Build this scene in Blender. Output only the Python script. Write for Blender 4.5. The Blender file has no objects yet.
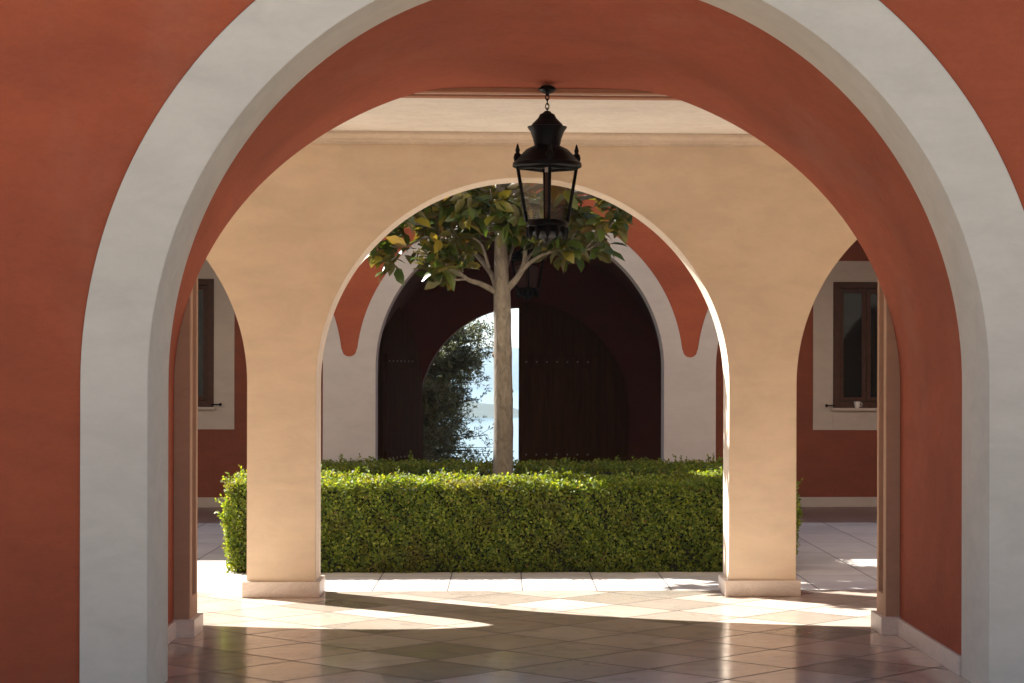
import bpy, bmesh, math, random
import numpy as np
from mathutils import Vector, Matrix
R = math.radians
rng = np.random.default_rng(7)
random.seed(7)
sc = bpy.context.scene
col = sc.collection

# ------------------------------------------------------------------ camera, world, sun, exposure
FPX, CX, CY, ROLL, YAW, EYE = 2050.0, 612.4, 375.0, 0.0025, R(3.0), 1.55
cam = bpy.data.cameras.new('camera'); cam_o = bpy.data.objects.new('camera', cam); col.objects.link(cam_o)
cam.sensor_width = 36.0; cam.lens = FPX / 1024 * 36.0
cam.shift_x = -(CX - 512) / 1024; cam.shift_y = (CY - 341.5) / 1024
cam.clip_start = 0.1; cam.clip_end = 60000
cam_o.matrix_world = Matrix.Translation((0, 0, EYE)) @ Matrix.Rotation(-YAW, 4, 'Z') @ Matrix.Rotation(R(90), 4, 'X') @ Matrix.Rotation(ROLL, 4, 'Z')
sc.camera = cam_o

SUN_EL = R(41.0)
SUN_DIR = Vector((-0.757, 0.653, 0))            # horizontal direction towards the sun
world = bpy.data.worlds.new("World"); sc.world = world; world.use_nodes = True
wn = world.node_tree; bg = wn.nodes['Background']
sky = wn.nodes.new('ShaderNodeTexSky'); sky.sky_type = 'NISHITA'; sky.sun_disc = False
sky.sun_elevation = SUN_EL; sky.sun_rotation = math.atan2(SUN_DIR.x, SUN_DIR.y)
sky.air_density = 1.0; sky.dust_density = 0.3; sky.ozone_density = 1.0
wn.links.new(sky.outputs[0], bg.inputs[0]); bg.inputs[1].default_value = 0.05
sl = bpy.data.lights.new('sun', 'SUN'); sl.energy = 5.0; sl.angle = R(0.5); sl.color = (1.0, 0.955, 0.885)
so = bpy.data.objects.new('sun', sl); col.objects.link(so)
to_sun = Vector((SUN_DIR.x * math.cos(SUN_EL), SUN_DIR.y * math.cos(SUN_EL), math.sin(SUN_EL)))
so.rotation_euler = to_sun.to_track_quat('Z', 'Y').to_euler()
so.location = (-20, 30, 30)
sc.view_settings.view_transform = 'Standard'; sc.view_settings.look = 'None'
sc.view_settings.gamma = 1.0; sc.view_settings.exposure = 2.0
sc.render.engine = 'CYCLES'
sc.cycles.max_bounces = 14; sc.cycles.diffuse_bounces = 8; sc.cycles.glossy_bounces = 5
sc.cycles.transmission_bounces = 8; sc.cycles.transparent_max_bounces = 16; sc.cycles.volume_bounces = 1
sc.cycles.sample_clamp_indirect = 8.0; sc.cycles.caustics_reflective = False; sc.cycles.caustics_refractive = False
sc.cycles.use_denoising = True


def ray(px, py):
    dx, dy = px - CX, py - CY
    a, b = dx + ROLL * dy, dy - ROLL * dx
    return Vector((math.sin(YAW) + math.cos(YAW) * a / FPX, math.cos(YAW) - math.sin(YAW) * a / FPX, -b / FPX))


def W(px, py, Y):
    """the point of the depth plane Y that the photograph shows at px, py (measuring aid)"""
    d = ray(px, py); t = Y / d.y
    return Vector((d.x * t, Y, EYE + d.z * t))


# ------------------------------------------------------------------ materials
MATS = {}


class NT:
    def __init__(self, name):
        self.m = bpy.data.materials.new(name); self.m.use_nodes = True
        self.t = self.m.node_tree; self.b = self.t.nodes['Principled BSDF']
        self.out = self.t.nodes['Material Output']
        MATS[name] = self.m

    def n(self, typ, **kw):
        nd = self.t.nodes.new(typ)
        for k, v in kw.items():
            if k.startswith('_'): setattr(nd, k[1:], v)
            else: nd.inputs[k.replace('__', ' ')].default_value = v
        return nd

    def l(self, a, b): self.t.links.new(a, b)

    def pos(self, scale=(1, 1, 1), rot=(0, 0, 0), loc=(0, 0, 0)):
        g = self.n('ShaderNodeNewGeometry'); mp = self.n('ShaderNodeMapping')
        mp.inputs['Scale'].default_value = scale; mp.inputs['Rotation'].default_value = rot; mp.inputs['Location'].default_value = loc
        self.l(g.outputs['Position'], mp.inputs[0]); return mp.outputs[0]

    def obj(self, scale=(1, 1, 1)):
        g = self.n('ShaderNodeTexCoord'); mp = self.n('ShaderNodeMapping'); mp.inputs['Scale'].default_value = scale
        self.l(g.outputs['Object'], mp.inputs[0]); return mp.outputs[0]

    def noise(self, vec, scale, detail=4, rough=0.55, dist=0.0):
        nd = self.n('ShaderNodeTexNoise'); nd.inputs['Scale'].default_value = scale
        nd.inputs['Detail'].default_value = detail; nd.inputs['Roughness'].default_value = rough; nd.inputs['Distortion'].default_value = dist
        self.l(vec, nd.inputs['Vector']); return nd.outputs['Fac']

    def ramp(self, fac, stops):
        r = self.n('ShaderNodeValToRGB'); e = r.color_ramp.elements
        while len(e) < len(stops): e.new(0.5)
        for el, (p, c) in zip(e, stops):
            el.position = p; el.color = (*c, 1) if len(c) == 3 else c
        self.l(fac, r.inputs[0]); return r.outputs[0]

    def mix(self, fac, a, b, mode='MIX'):
        m = self.n('ShaderNodeMix'); m.data_type = 'RGBA'; m.blend_type = mode
        for s, v in ((0, fac), (6, a), (7, b)):
            if hasattr(v, 'links'): self.l(v, m.inputs[s])
            else: m.inputs[s].default_value = v if s == 0 else (*v, 1)
        return m.outputs[2]

    def math(self, op, a, b=None):
        m = self.n('ShaderNodeMath'); m.operation = op
        for s, v in ((0, a), (1, b)):
            if v is None: continue
            if hasattr(v, 'links'): self.l(v, m.inputs[s])
            else: m.inputs[s].default_value = v
        return m.outputs[0]

    def bump(self, h, strength=0.2, dist=0.01):
        b = self.n('ShaderNodeBump'); b.inputs['Strength'].default_value = strength; b.inputs['Distance'].default_value = dist
        self.l(h, b.inputs['Height']); self.l(b.outputs[0], self.b.inputs['Normal'])

    def color(self, c):
        if hasattr(c, 'links'): self.l(c, self.b.inputs['Base Color'])
        else: self.b.inputs['Base Color'].default_value = (*c, 1)


def mul(c, k): return tuple(min(1, v * k) for v in c)


def plaster(name, c, lo=0.8, hi=1.18, bump=0.25, tint=None, rough=0.9, trow=0.75, soft=True, tsc=1.7, tk=0.35):
    t = NT(name); p = t.pos(); pb = t.pos(scale=(0.55, 0.9, 1.35))
    big = t.noise(pb, 0.9, 6, 0.62, 0.8); mid = t.noise(pb, 4.2, 6, 0.65, 0.5); fine = t.noise(p, 60, 3, 0.6)
    cc = t.ramp(big, [(0.3, mul(c, lo)), (0.5, c), (0.72, mul(c, hi))])
    c2 = t.ramp(mid, [(0.3, mul((1, 1, 1), 0.86)), (0.6, (1, 1, 1))])
    cc = t.mix(0.8, cc, c2, 'MULTIPLY')
    if tint:
        st = t.ramp(t.noise(t.pos(scale=(1, 1, 0.5)), tsc, 5, 0.7), [(0.52, (0, 0, 0)), (0.75, (1, 1, 1))])
        cc = t.mix(t.math('MULTIPLY', st, tk), cc, tint)
    tro = t.noise(t.pos(scale=(1.0, 1.0, 2.2), rot=(0.3, 0.5, 0.2)), 13, 5, 0.7, 1.2)
    cc = t.mix(trow, cc, t.ramp(tro, [(0.34, (0.88, 0.87, 0.86)), (0.55, (1, 1, 1)), (0.72, (1.06, 1.05, 1.04))]), 'MULTIPLY')
    t.color(cc); t.b.inputs['Roughness'].default_value = rough
    h = t.math('ADD', t.math('ADD', t.math('MULTIPLY', fine, 0.3), mid), t.math('MULTIPLY', tro, 0.7))
    t.bump(h, bump * 1.3, 0.012)
    if soft:
        bv = t.n('ShaderNodeBevel'); bv.samples = 4; bv.inputs['Radius'].default_value = 0.012; t.l(bv.outputs[0], t.b.inputs['Normal'].links[0].from_node.inputs['Normal'])
    return t.m


def simple(name, c, rough=0.6, metal=0.0, var=0.15, scale=12.0, bump=0.1):
    t = NT(name); f = t.noise(t.obj(), scale, 5, 0.6)
    t.color(t.ramp(f, [(0.3, mul(c, 1 - var)), (0.7, mul(c, 1 + var))]))
    t.b.inputs['Roughness'].default_value = rough; t.b.inputs['Metallic'].default_value = metal
    if bump: t.bump(f, bump, 0.004)
    return t.m


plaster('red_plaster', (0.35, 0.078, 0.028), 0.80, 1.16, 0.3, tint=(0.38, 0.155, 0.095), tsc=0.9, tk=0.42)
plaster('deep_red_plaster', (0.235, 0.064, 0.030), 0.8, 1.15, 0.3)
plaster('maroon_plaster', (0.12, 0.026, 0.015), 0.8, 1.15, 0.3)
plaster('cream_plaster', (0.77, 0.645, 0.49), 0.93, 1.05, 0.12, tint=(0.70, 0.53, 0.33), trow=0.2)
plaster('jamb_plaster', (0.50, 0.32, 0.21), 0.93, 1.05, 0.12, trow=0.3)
plaster('ochre_plaster', (0.19, 0.125, 0.07), 0.9, 1.1, 0.2)
plaster('pale_plaster', (0.72, 0.62, 0.50), 0.93, 1.06, 0.15)
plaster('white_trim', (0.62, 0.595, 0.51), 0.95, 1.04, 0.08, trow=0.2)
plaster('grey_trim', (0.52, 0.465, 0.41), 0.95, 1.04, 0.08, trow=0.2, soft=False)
plaster('ceiling_white', (0.80, 0.77, 0.70), 0.95, 1.04, 0.1)
plaster('soffit_brown', (0.40, 0.19, 0.11), 0.9, 1.1, 0.1)


def marble():
    t = NT('base_stone'); v = t.noise(t.pos(scale=(1, 1, 1.6)), 3.5, 8, 0.7, 2.2)
    t.color(t.ramp(v, [(0.30, (0.62, 0.54, 0.47)), (0.48, (0.74, 0.67, 0.60)), (0.53, (0.67, 0.58, 0.51)), (0.58, (0.76, 0.69, 0.62)), (0.8, (0.70, 0.62, 0.55))]))
    t.b.inputs['Roughness'].default_value = 0.4; t.bump(v, 0.08, 0.006)


marble()
simple('dark_iron', (0.003, 0.0026, 0.0024), 0.42, 0.0, 0.3, 30, 0.2).node_tree.nodes['Principled BSDF'].inputs['Specular IOR Level'].default_value = 0.12
simple('candle_sleeve', (0.62, 0.58, 0.5), 0.5)
simple('window_wood', (0.060, 0.021, 0.009), 0.75, 0, 0.3, 20, 0.2)
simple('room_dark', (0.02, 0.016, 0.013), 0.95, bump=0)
simple('porcelain', (0.72, 0.71, 0.69), 0.25, 0, 0.03)
simple('stud_metal', (0.30, 0.25, 0.21), 0.4, 0.6)
simple('roof_tile', (0.33, 0.14, 0.08), 0.85, 0, 0.25, 8)
simple('soil', (0.07, 0.045, 0.03), 0.95, 0, 0.3, 9, 0.6)
simple('hedge_twigs', (0.018, 0.022, 0.008), 0.95, 0, 0.3, 20, 0.5)


def wood_planks():
    t = NT('door_wood'); v = t.obj(scale=(7.5, 7.5, 0.6)); f = t.noise(v, 2.2, 6, 0.65, 0.6)
    t.color(t.ramp(f, [(0.3, (0.036, 0.015, 0.006)), (0.7, (0.090, 0.038, 0.014))]))
    t.b.inputs['Roughness'].default_value = 0.85; t.b.inputs['Specular IOR Level'].default_value = 0.03; t.bump(f, 0.25, 0.004)


wood_planks()


def glass(name, tintc=(1, 1, 1), mixr=0.12):
    t = NT(name); t.t.nodes.remove(t.b)
    tr = t.n('ShaderNodeBsdfTransparent'); tr.inputs[0].default_value = (*tintc, 1)
    gl = t.n('ShaderNodeBsdfGlossy'); gl.inputs['Roughness'].default_value = 0.02
    lw = t.n('ShaderNodeLayerWeight'); lw.inputs[0].default_value = 0.35
    mx = t.n('ShaderNodeMixShader')
    t.l(t.math('MULTIPLY', lw.outputs['Fresnel'], mixr * 3), mx.inputs[0])
    t.l(tr.outputs[0], mx.inputs[1]); t.l(gl.outputs[0], mx.inputs[2]); t.l(mx.outputs[0], t.out.inputs[0])


glass('lantern_glass', (0.95, 0.94, 0.91), 0.05)
glass('window_glass', (0.55, 0.58, 0.58), 0.07)


def tile_floor():
    # square marble tiles set on the diagonal; grid corner measured at (-1.523, 12.30)
    t = NT('polished_tile'); S = 0.5373
    g = t.n('ShaderNodeNewGeometry')
    sub = t.n('ShaderNodeVectorMath'); sub.operation = 'SUBTRACT'; sub.inputs[1].default_value = (-1.523, 12.30, 0)
    t.l(g.outputs['Position'], sub.inputs[0])
    mp = t.n('ShaderNodeMapping'); mp.inputs['Rotation'].default_value = (0, 0, R(45)); mp.inputs['Scale'].default_value = (1, 1, 1)
    t.l(sub.outputs[0], mp.inputs[0])
    div = t.n('ShaderNodeVectorMath'); div.operation = 'SCALE'; div.inputs['Scale'].default_value = 1 / S
    t.l(mp.outputs[0], div.inputs[0])
    fl = t.n('ShaderNodeVectorMath'); fl.operation = 'FLOOR'; t.l(div.outputs[0], fl.inputs[0])
    fr = t.n('ShaderNodeVectorMath'); fr.operation = 'FRACTION'; t.l(div.outputs[0], fr.inputs[0])
    sp = t.n('ShaderNodeSeparateXYZ'); t.l(fr.outputs[0], sp.inputs[0])

    def edge(o):
        return t.math('MINIMUM', o, t.math('SUBTRACT', 1.0, o))
    e = t.math('MINIMUM', edge(sp.outputs[0]), edge(sp.outputs[1]))
    grout = t.math('LESS_THAN', e, 0.016)
    wnz = t.n('ShaderNodeTexWhiteNoise'); wnz.noise_dimensions = '2D'; t.l(fl.outputs[0], wnz.inputs['Vector'])
    tone = t.ramp(wnz.outputs['Value'], [(0.0, (0.38, 0.33, 0.27)), (0.22, (0.44, 0.37, 0.305)), (0.32, (0.55, 0.465, 0.385)), (0.75, (0.65, 0.555, 0.47)), (1.0, (0.72, 0.63, 0.54))])
    off = t.n('ShaderNodeVectorMath'); off.operation = 'MULTIPLY_ADD'; off.inputs[1].default_value = (7.3, 3.1, 1.7)
    t.l(fl.outputs[0], off.inputs[0]); t.l(g.outputs['Position'], off.inputs[2])
    vein = t.noise(off.outputs[0], 3.0, 8, 0.65, 1.6)
    tone = t.mix(0.85, tone, t.ramp(vein, [(0.3, (0.72, 0.70, 0.68)), (0.5, (1, 1, 1)), (0.7, (1.0, 0.93, 0.86))]), 'MULTIPLY')
    c = t.mix(grout, tone, (0.07, 0.048, 0.035))
    t.color(c)
    ro = t.noise(off.outputs[0], 2.0, 3)
    t.l(t.math('ADD', t.math('MULTIPLY', ro, 0.20), t.math('ADD', t.math('MULTIPLY', grout, 0.4), 0.06)), t.b.inputs['Roughness'])
    t.b.inputs['IOR'].default_value = 1.5
    h = t.math('SUBTRACT', t.math('MULTIPLY', t.noise(g.outputs['Position'], 2.5, 2), 0.5), t.math('MULTIPLY', grout, 0.6))
    t.bump(h, 0.14, 0.01)


tile_floor()


def slab_floor(name, c, sx, sy, x0, y0, rough):
    t = NT(name); g = t.n('ShaderNodeNewGeometry')
    sub = t.n('ShaderNodeVectorMath'); sub.operation = 'SUBTRACT'; sub.inputs[1].default_value = (x0, y0, 0); t.l(g.outputs['Position'], sub.inputs[0])
    dv = t.n('ShaderNodeVectorMath'); dv.operation = 'DIVIDE'; dv.inputs[1].default_value = (sx, sy, 1); t.l(sub.outputs[0], dv.inputs[0])
    fl = t.n('ShaderNodeVectorMath'); fl.operation = 'FLOOR'; t.l(dv.outputs[0], fl.inputs[0])
    fr = t.n('ShaderNodeVectorMath'); fr.operation = 'FRACTION'; t.l(dv.outputs[0], fr.inputs[0])
    sp = t.n('ShaderNodeSeparateXYZ'); t.l(fr.outputs[0], sp.inputs[0])
    ex = t.math('MULTIPLY', t.math('MINIMUM', sp.outputs[0], t.math('SUBTRACT', 1.0, sp.outputs[0])), sx)
    ey = t.math('MULTIPLY', t.math('MINIMUM', sp.outputs[1], t.math('SUBTRACT', 1.0, sp.outputs[1])), sy)
    grout = t.math('LESS_THAN', t.math('MINIMUM', ex, ey), 0.0055)
    wz = t.n('ShaderNodeTexWhiteNoise'); wz.noise_dimensions = '2D'; t.l(fl.outputs[0], wz.inputs['Vector'])
    tone = t.ramp(wz.outputs['Value'], [(0, mul(c, 0.88)), (1, mul(c, 1.08))])
    v = t.noise(g.outputs['Position'], 2.2, 7, 0.65, 1.0)
    tone = t.mix(0.8, tone, t.ramp(v, [(0.3, (0.8, 0.78, 0.77)), (0.6, (1, 1, 1))]), 'MULTIPLY')
    t.color(t.mix(grout, tone, (0.12, 0.10, 0.09)))
    t.b.inputs['Roughness'].default_value = rough
    t.bump(t.math('SUBTRACT', t.math('MULTIPLY', v, 0.3), grout), 0.25, 0.006)


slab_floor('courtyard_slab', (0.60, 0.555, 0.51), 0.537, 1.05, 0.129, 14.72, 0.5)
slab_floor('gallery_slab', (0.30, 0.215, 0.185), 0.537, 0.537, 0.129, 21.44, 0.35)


def leafmat(name, stops, rough=0.4, trans=0.35, tcol=(1.25, 1.3, 0.5), under=None, patch=None):
    t = NT(name); g = t.n('ShaderNodeNewGeometry')
    c = t.ramp(g.outputs['Random Per Island'], stops)
    if under: c = t.mix(t.math('MULTIPLY', g.outputs['Backfacing'], under[1]), c, under[0])
    if patch:
        f = t.ramp(t.noise(t.pos(), patch[1], 4, 0.6), [(0.50, (0, 0, 0)), (0.68, (1, 1, 1))])
        c = t.mix(t.math('MULTIPLY', f, patch[2]), c, patch[0])
    t.color(c); t.b.inputs['Roughness'].default_value = rough
    tl = t.n('ShaderNodeBsdfTranslucent'); t.l(t.mix(1.0, c, tcol, 'MULTIPLY'), tl.inputs[0])
    mx = t.n('ShaderNodeMixShader'); mx.inputs[0].default_value = trans
    t.l(t.b.outputs[0], mx.inputs[1]); t.l(tl.outputs[0], mx.inputs[2]); t.l(mx.outputs[0], t.out.inputs[0])


leafmat('box_leaf', [(0, (0.055, 0.095, 0.008)), (0.45, (0.125, 0.19, 0.014)), (0.85, (0.23, 0.285, 0.024)), (0.96, (0.30, 0.33, 0.05)), (1, (0.16, 0.09, 0.03))], 0.6, 0.45, (1.7, 1.5, 0.6), patch=((0.14, 0.10, 0.022), 3.2, 0.6))
leafmat('magnolia_leaf', [(0, (0.028, 0.055, 0.010)), (0.5, (0.055, 0.088, 0.015)), (0.80, (0.085, 0.11, 0.02)), (0.90, (0.22, 0.19, 0.02)), (0.96, (0.17, 0.10, 0.03)), (1, (0.10, 0.06, 0.025))], 0.3, 0.34, (1.45, 1.3, 0.4), under=((0.12, 0.085, 0.03), 0.55))
leafmat('olive_leaf', [(0, (0.06, 0.08, 0.04)), (0.6, (0.12, 0.14, 0.08)), (1, (0.26, 0.28, 0.20))], 0.5, 0.25, (1.2, 1.2, 0.7))


def bark(name, a, b, sc_=(3, 3, 1.2)):
    t = NT(name); f = t.noise(t.pos(scale=sc_), 7, 7, 0.7, 0.8)
    t.color(t.ramp(f, [(0.3, a), (0.7, b)])); t.b.inputs['Roughness'].default_value = 0.85
    t.bump(f, 0.6, 0.012)


bark('magnolia_bark', (0.085, 0.072, 0.058), (0.25, 0.215, 0.175))
bark('olive_bark', (0.06, 0.05, 0.04), (0.15, 0.13, 0.10))


def water():
    t = NT('sea_water'); t.color((0.02, 0.06, 0.09)); t.b.inputs['Roughness'].default_value = 0.12
    n = t.noise(t.pos(scale=(0.5, 0.12, 1)), 0.35, 8, 0.65); n2 = t.noise(t.pos(scale=(0.02, 0.006, 1)), 1.0, 5)
    t.bump(t.math('ADD', n, n2), 0.5, 1.0)


water()
simple('hill_scrub', (0.05, 0.065, 0.045), 0.95, 0, 0.5, 0.01, 0)
simple('dry_grass', (0.13, 0.12, 0.06), 0.95, 0, 0.4, 1.5, 0.5)


# ------------------------------------------------------------------ mesh helpers
def mesh_obj(name, bm, mats, root=None, smooth=False, rootloc=None):
    me = bpy.data.meshes.new(name); bm.normal_update()
    for e in bm.edges:
        if len(e.link_faces) == 2 and e.calc_face_angle(0) > 0.62: e.smooth = False
    bm.to_mesh(me); bm.free()
    o = bpy.data.objects.new(name, me)
    for m in ([mats] if isinstance(mats, str) else mats): me.materials.append(MATS[m])
    col.objects.link(o)
    if smooth:
        for p in me.polygons: p.use_smooth = True
    if root is not None:
        o.parent = root
        if rootloc is not None: o.matrix_parent_inverse = Matrix.Translation(-Vector(rootloc))
    return o


def empty(name, loc, label, cat, group=None):
    o = bpy.data.objects.new(name, None); o.empty_display_size = 0.3; o.location = loc; col.objects.link(o)
    o['label'] = label; o['category'] = cat
    if group: o['group'] = group
    return o


def tag(o, label, cat, group=None):
    o['label'] = label; o['category'] = cat
    if group: o['group'] = group
    return o


def box(bm, x0, x1, y0, y1, z0, z1, mi=0, bev=0.0, skip=()):
    v = [bm.verts.new((x, y, z)) for x in (x0, x1) for y in (y0, y1) for z in (z0, z1)]
    F = {'-x': (0, 1, 3, 2), '+x': (4, 6, 7, 5), '-y': (0, 4, 5, 1), '+y': (2, 3, 7, 6), '-z': (0, 2, 6, 4), '+z': (1, 5, 7, 3)}
    fs = []
    for k, ix in F.items():
        if k in skip: continue
        f = bm.faces.new([v[i] for i in ix]); f.material_index = mi; fs.append(f)
    if bev > 0:
        bmesh.ops.bevel(bm, geom=list({e for f in fs for e in f.edges}), offset=bev, segments=2, affect='EDGES', profile=0.6)
    return v


def quad(bm, *pts, mi=0):
    f = bm.faces.new([bm.verts.new(p) for p in pts]); f.material_index = mi; return f


def arc(xc, zs, r, n=64, st=1.0):
    return [(xc - r * math.cos(math.pi * i / n), zs + st * r * math.sin(math.pi * i / n)) for i in range(n + 1)]


def arch_panel(bm, curve, y0, y1, x0, x1, ztop, mi=0, mi_soffit=0, legs=0.0, curve2=None, caps=True):
    """A wall from y0 (near) to y1 (far) with the opening under `curve` (points left to right);
    legs = z where the straight jambs end (0 = floor), None = nothing below the springing."""
    c2 = curve2 or curve
    n = len(curve)
    V0 = [bm.verts.new((x, y0, z)) for x, z in curve]; V1 = [bm.verts.new((x, y1, z)) for x, z in c2]
    T0 = [bm.verts.new((x, y0, ztop)) for x, z in curve]; T1 = [bm.verts.new((x, y1, ztop)) for x, z in c2]

    def face(vs, m):
        f = bm.faces.new(vs); f.material_index = m; return f
    for i in range(n - 1):
        face((V0[i], V0[i + 1], T0[i + 1], T0[i]), mi)
        face((V1[i + 1], V1[i], T1[i], T1[i + 1]), mi)
        face((V0[i + 1], V0[i], V1[i], V1[i + 1]), mi_soffit).smooth = True
        face((T0[i], T0[i + 1], T1[i + 1], T1[i]), mi)
    for s, xo in ((0, x0), (-1, x1)):
        a0, a1, t0, t1 = V0[s], V1[s], T0[s], T1[s]
        zb = legs if legs is not None else a0.co.z
        o = [bm.verts.new((xo, y, z)) for y in (y0, y1) for z in (zb, ztop)]
        if legs is not None:
            b0 = bm.verts.new((a0.co.x, y0, zb)); b1 = bm.verts.new((a1.co.x, y1, zb))
            ring0 = [a0, t0, o[1], o[0], b0]; ring1 = [a1, t1, o[3], o[2], b1]
            face((a0, b0, b1, a1) if s == 0 else (a0, a1, b1, b0), mi_soffit)
        else:
            ring0 = [a0, t0, o[1], o[0]]; ring1 = [a1, t1, o[3], o[2]]
        face(ring0 if s == 0 else ring0[::-1], mi); face(ring1[::-1] if s == 0 else ring1, mi)
        face((t0, t1, o[3], o[1]) if s == 0 else (t0, o[1], o[3], t1), mi)
        if caps: face((o[0], o[1], o[3], o[2]) if s == 0 else (o[0], o[2], o[3], o[1]), mi)
        if zb > 0.01 and caps:
            lo = (b0, o[0], o[2], b1) if legs is not None else (a0, o[0], o[2], a1)
            face(lo if s == 0 else lo[::-1], mi)


def lathe(bm, prof, n=28, mi=0, cx=0, cy=0):
    rings = []
    for r, z in prof:
        rings.append([bm.verts.new((cx + r * math.cos(2 * math.pi * i / n), cy + r * math.sin(2 * math.pi * i / n), z)) for i in range(n)])
    for a, b in zip(rings, rings[1:]):
        for i in range(n):
            f = bm.faces.new((a[i], a[(i + 1) % n], b[(i + 1) % n], b[i])); f.material_index = mi; f.smooth = True
    bm.faces.new(rings[0][::-1]).material_index = mi; bm.faces.new(rings[-1]).material_index = mi


def tube(bm, pts, rad, n=8, mi=0):
    pts = [Vector(p) for p in pts]; rings = []
    up = Vector((0.31, 0.2, 0.93))
    for i, p in enumerate(pts):
        d = (pts[min(i + 1, len(pts) - 1)] - pts[max(i - 1, 0)]).normalized()
        a = d.cross(up)
        if a.length < 0.05: a = d.cross(Vector((1, 0, 0)))
        a.normalize(); b = d.cross(a)
        r = rad[i] if isinstance(rad, (list, tuple)) else rad
        rings.append([bm.verts.new(p + (a * math.cos(2 * math.pi * k / n) + b * math.sin(2 * math.pi * k / n)) * r) for k in range(n)])
    for A, B in zip(rings, rings[1:]):
        for k in range(n):
            f = bm.faces.new((A[k], A[(k + 1) % n], B[(k + 1) % n], B[k])); f.smooth = True; f.material_index = mi
    bm.faces.new(rings[0][::-1]).material_index = mi; bm.faces.new(rings[-1]).material_index = mi


def spline(pts, k=6):
    P = [Vector(p) for p in pts]; P = [2 * P[0] - P[1]] + P + [2 * P[-1] - P[-2]]; out = []
    for i in range(1, len(P) - 2):
        for j in range(k):
            t = j / k; a, b, c, d = P[i - 1:i + 3]
            out.append(0.5 * ((2 * b) + (c - a) * t + (2 * a - 5 * b + 4 * c - d) * t * t + (3 * b - a - 3 * c + d) * t ** 3))
    out.append(P[-2]); return out


def leaf_mesh(name, pos, nrm, axis, length, width, shape, mats, root=None, mat_idx=None):
    """many leaves: pos/nrm/axis (N,3), length/width (N,); shape = list of (along, across, lift) verts + faces"""
    sv, sf = shape
    N = len(pos); K = len(sv)
    axis = axis - nrm * np.sum(axis * nrm, 1, keepdims=True)
    axis /= np.linalg.norm(axis, axis=1, keepdims=True) + 1e-9
    side = np.cross(nrm, axis)
    sv = np.array(sv)
    V = (pos[:, None, :] + axis[:, None, :] * (sv[None, :, 0:1] * length[:, None, None])
         + side[:, None, :] * (sv[None, :, 1:2] * width[:, None, None]) + nrm[:, None, :] * (sv[None, :, 2:3] * length[:, None, None]))
    V = V.reshape(-1, 3)
    F = np.concatenate([np.array(sf)[None] + (np.arange(N) * K)[:, None, None]], 0).reshape(-1, len(sf[0]))
    me = bpy.data.meshes.new(name)
    nf, fs = F.shape
    me.vertices.add(len(V)); me.vertices.foreach_set('co', V.ravel())
    me.loops.add(nf * fs); me.loops.foreach_set('vertex_index', F.ravel().astype(np.int32))
    me.polygons.add(nf); me.polygons.foreach_set('loop_start', np.arange(0, nf * fs, fs, dtype=np.int32))
    me.polygons.foreach_set('loop_total', np.full(nf, fs, dtype=np.int32))
    for m in mats: me.materials.append(MATS[m])
    me.update(calc_edges=True); me.validate()
    o = bpy.data.objects.new(name, me); col.objects.link(o)
    if root is not None: o.parent = root
    return o


def unit(a): return a / (np.linalg.norm(a, axis=1, keepdims=True) + 1e-9)


SMALL = ([(0, 0, 0), (0.5, 0.5, 0.06), (1, 0, 0.0), (0.5, -0.5, 0.06)], [(0, 1, 2, 3)])
BIG = ([(0, 0, 0), (0.3, 0.42, 0.07), (0.35, 0, 0.0), (0.3, -0.42, 0.07), (0.68, 0.40, 0.02), (0.7, 0, -0.05), (0.68, -0.40, 0.02), (1, 0, -0.16)],
       [(0, 2, 1), (0, 3, 2), (1, 2, 5), (1, 5, 4), (2, 3, 6), (2, 6, 5), (4, 5, 7), (5, 6, 7)])

# ------------------------------------------------------------------ measured planes
YF, YB = 9.90, 10.48                 # front wall with the grey arch
YV = 12.17                           # end of the vaulted passage
YJ = 12.47                           # gallery side of the passage jambs
YP, YPB = 14.33, 14.72               # gallery arcade, near and courtyard faces
YA, YAB = 21.47, 21.87               # arcade across the courtyard
YW = 24.05                           # window wall behind it
YD = 27.1                            # sea door
TOP = 5.85
TOPF = 5.5                           # eaves of the building across the courtyard
XE = 8.7                             # half length of the buildings

# ------------------------------------------------------------------ ground, sea, hills (setting)
def structure(name, bm, m, smooth=False):
    o = mesh_obj(name, bm, m, smooth=smooth); o['kind'] = 'structure'; return o


bm = bmesh.new(); quad(bm, (-16, -8, 0), (16, -8, 0), (16, YPB, 0), (-16, YPB, 0)); structure('passage_floor', bm, 'polished_tile')
bm = bmesh.new(); quad(bm, (-14, YPB, 0), (14, YPB, 0), (14, YA, 0), (-14, YA, 0)); structure('courtyard_paving', bm, 'courtyard_slab')
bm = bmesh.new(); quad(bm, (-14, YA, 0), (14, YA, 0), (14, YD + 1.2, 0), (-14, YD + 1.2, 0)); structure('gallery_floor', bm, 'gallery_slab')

SEA = -18.5
bm = bmesh.new()
ys = [-80, -30, 0, 20, 31, 34, 38, 44, 52, 62, 75]
zs_ = [-0.05, -0.05, -0.05, -0.05, -0.06, -0.3, -1.4, -4.5, -9.5, -15.5, -22]
xs = np.linspace(-120, 120, 61)
g = [[bm.verts.new((x, y, z + (0 if z > -0.1 else rng.normal(0, 0.25)))) for x in xs] for y, z in zip(ys, zs_)]
for i in range(len(ys) - 1):
    for j in range(len(xs) - 1): bm.faces.new((g[i][j], g[i][j + 1], g[i + 1][j + 1], g[i + 1][j]))
structure('ground', bm, 'dry_grass', True)
bm = bmesh.new(); quad(bm, (-30000, 55, SEA), (30000, 55, SEA), (30000, 40000, SEA), (-30000, 40000, SEA)); structure('sea', bm, 'sea_water')


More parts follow.
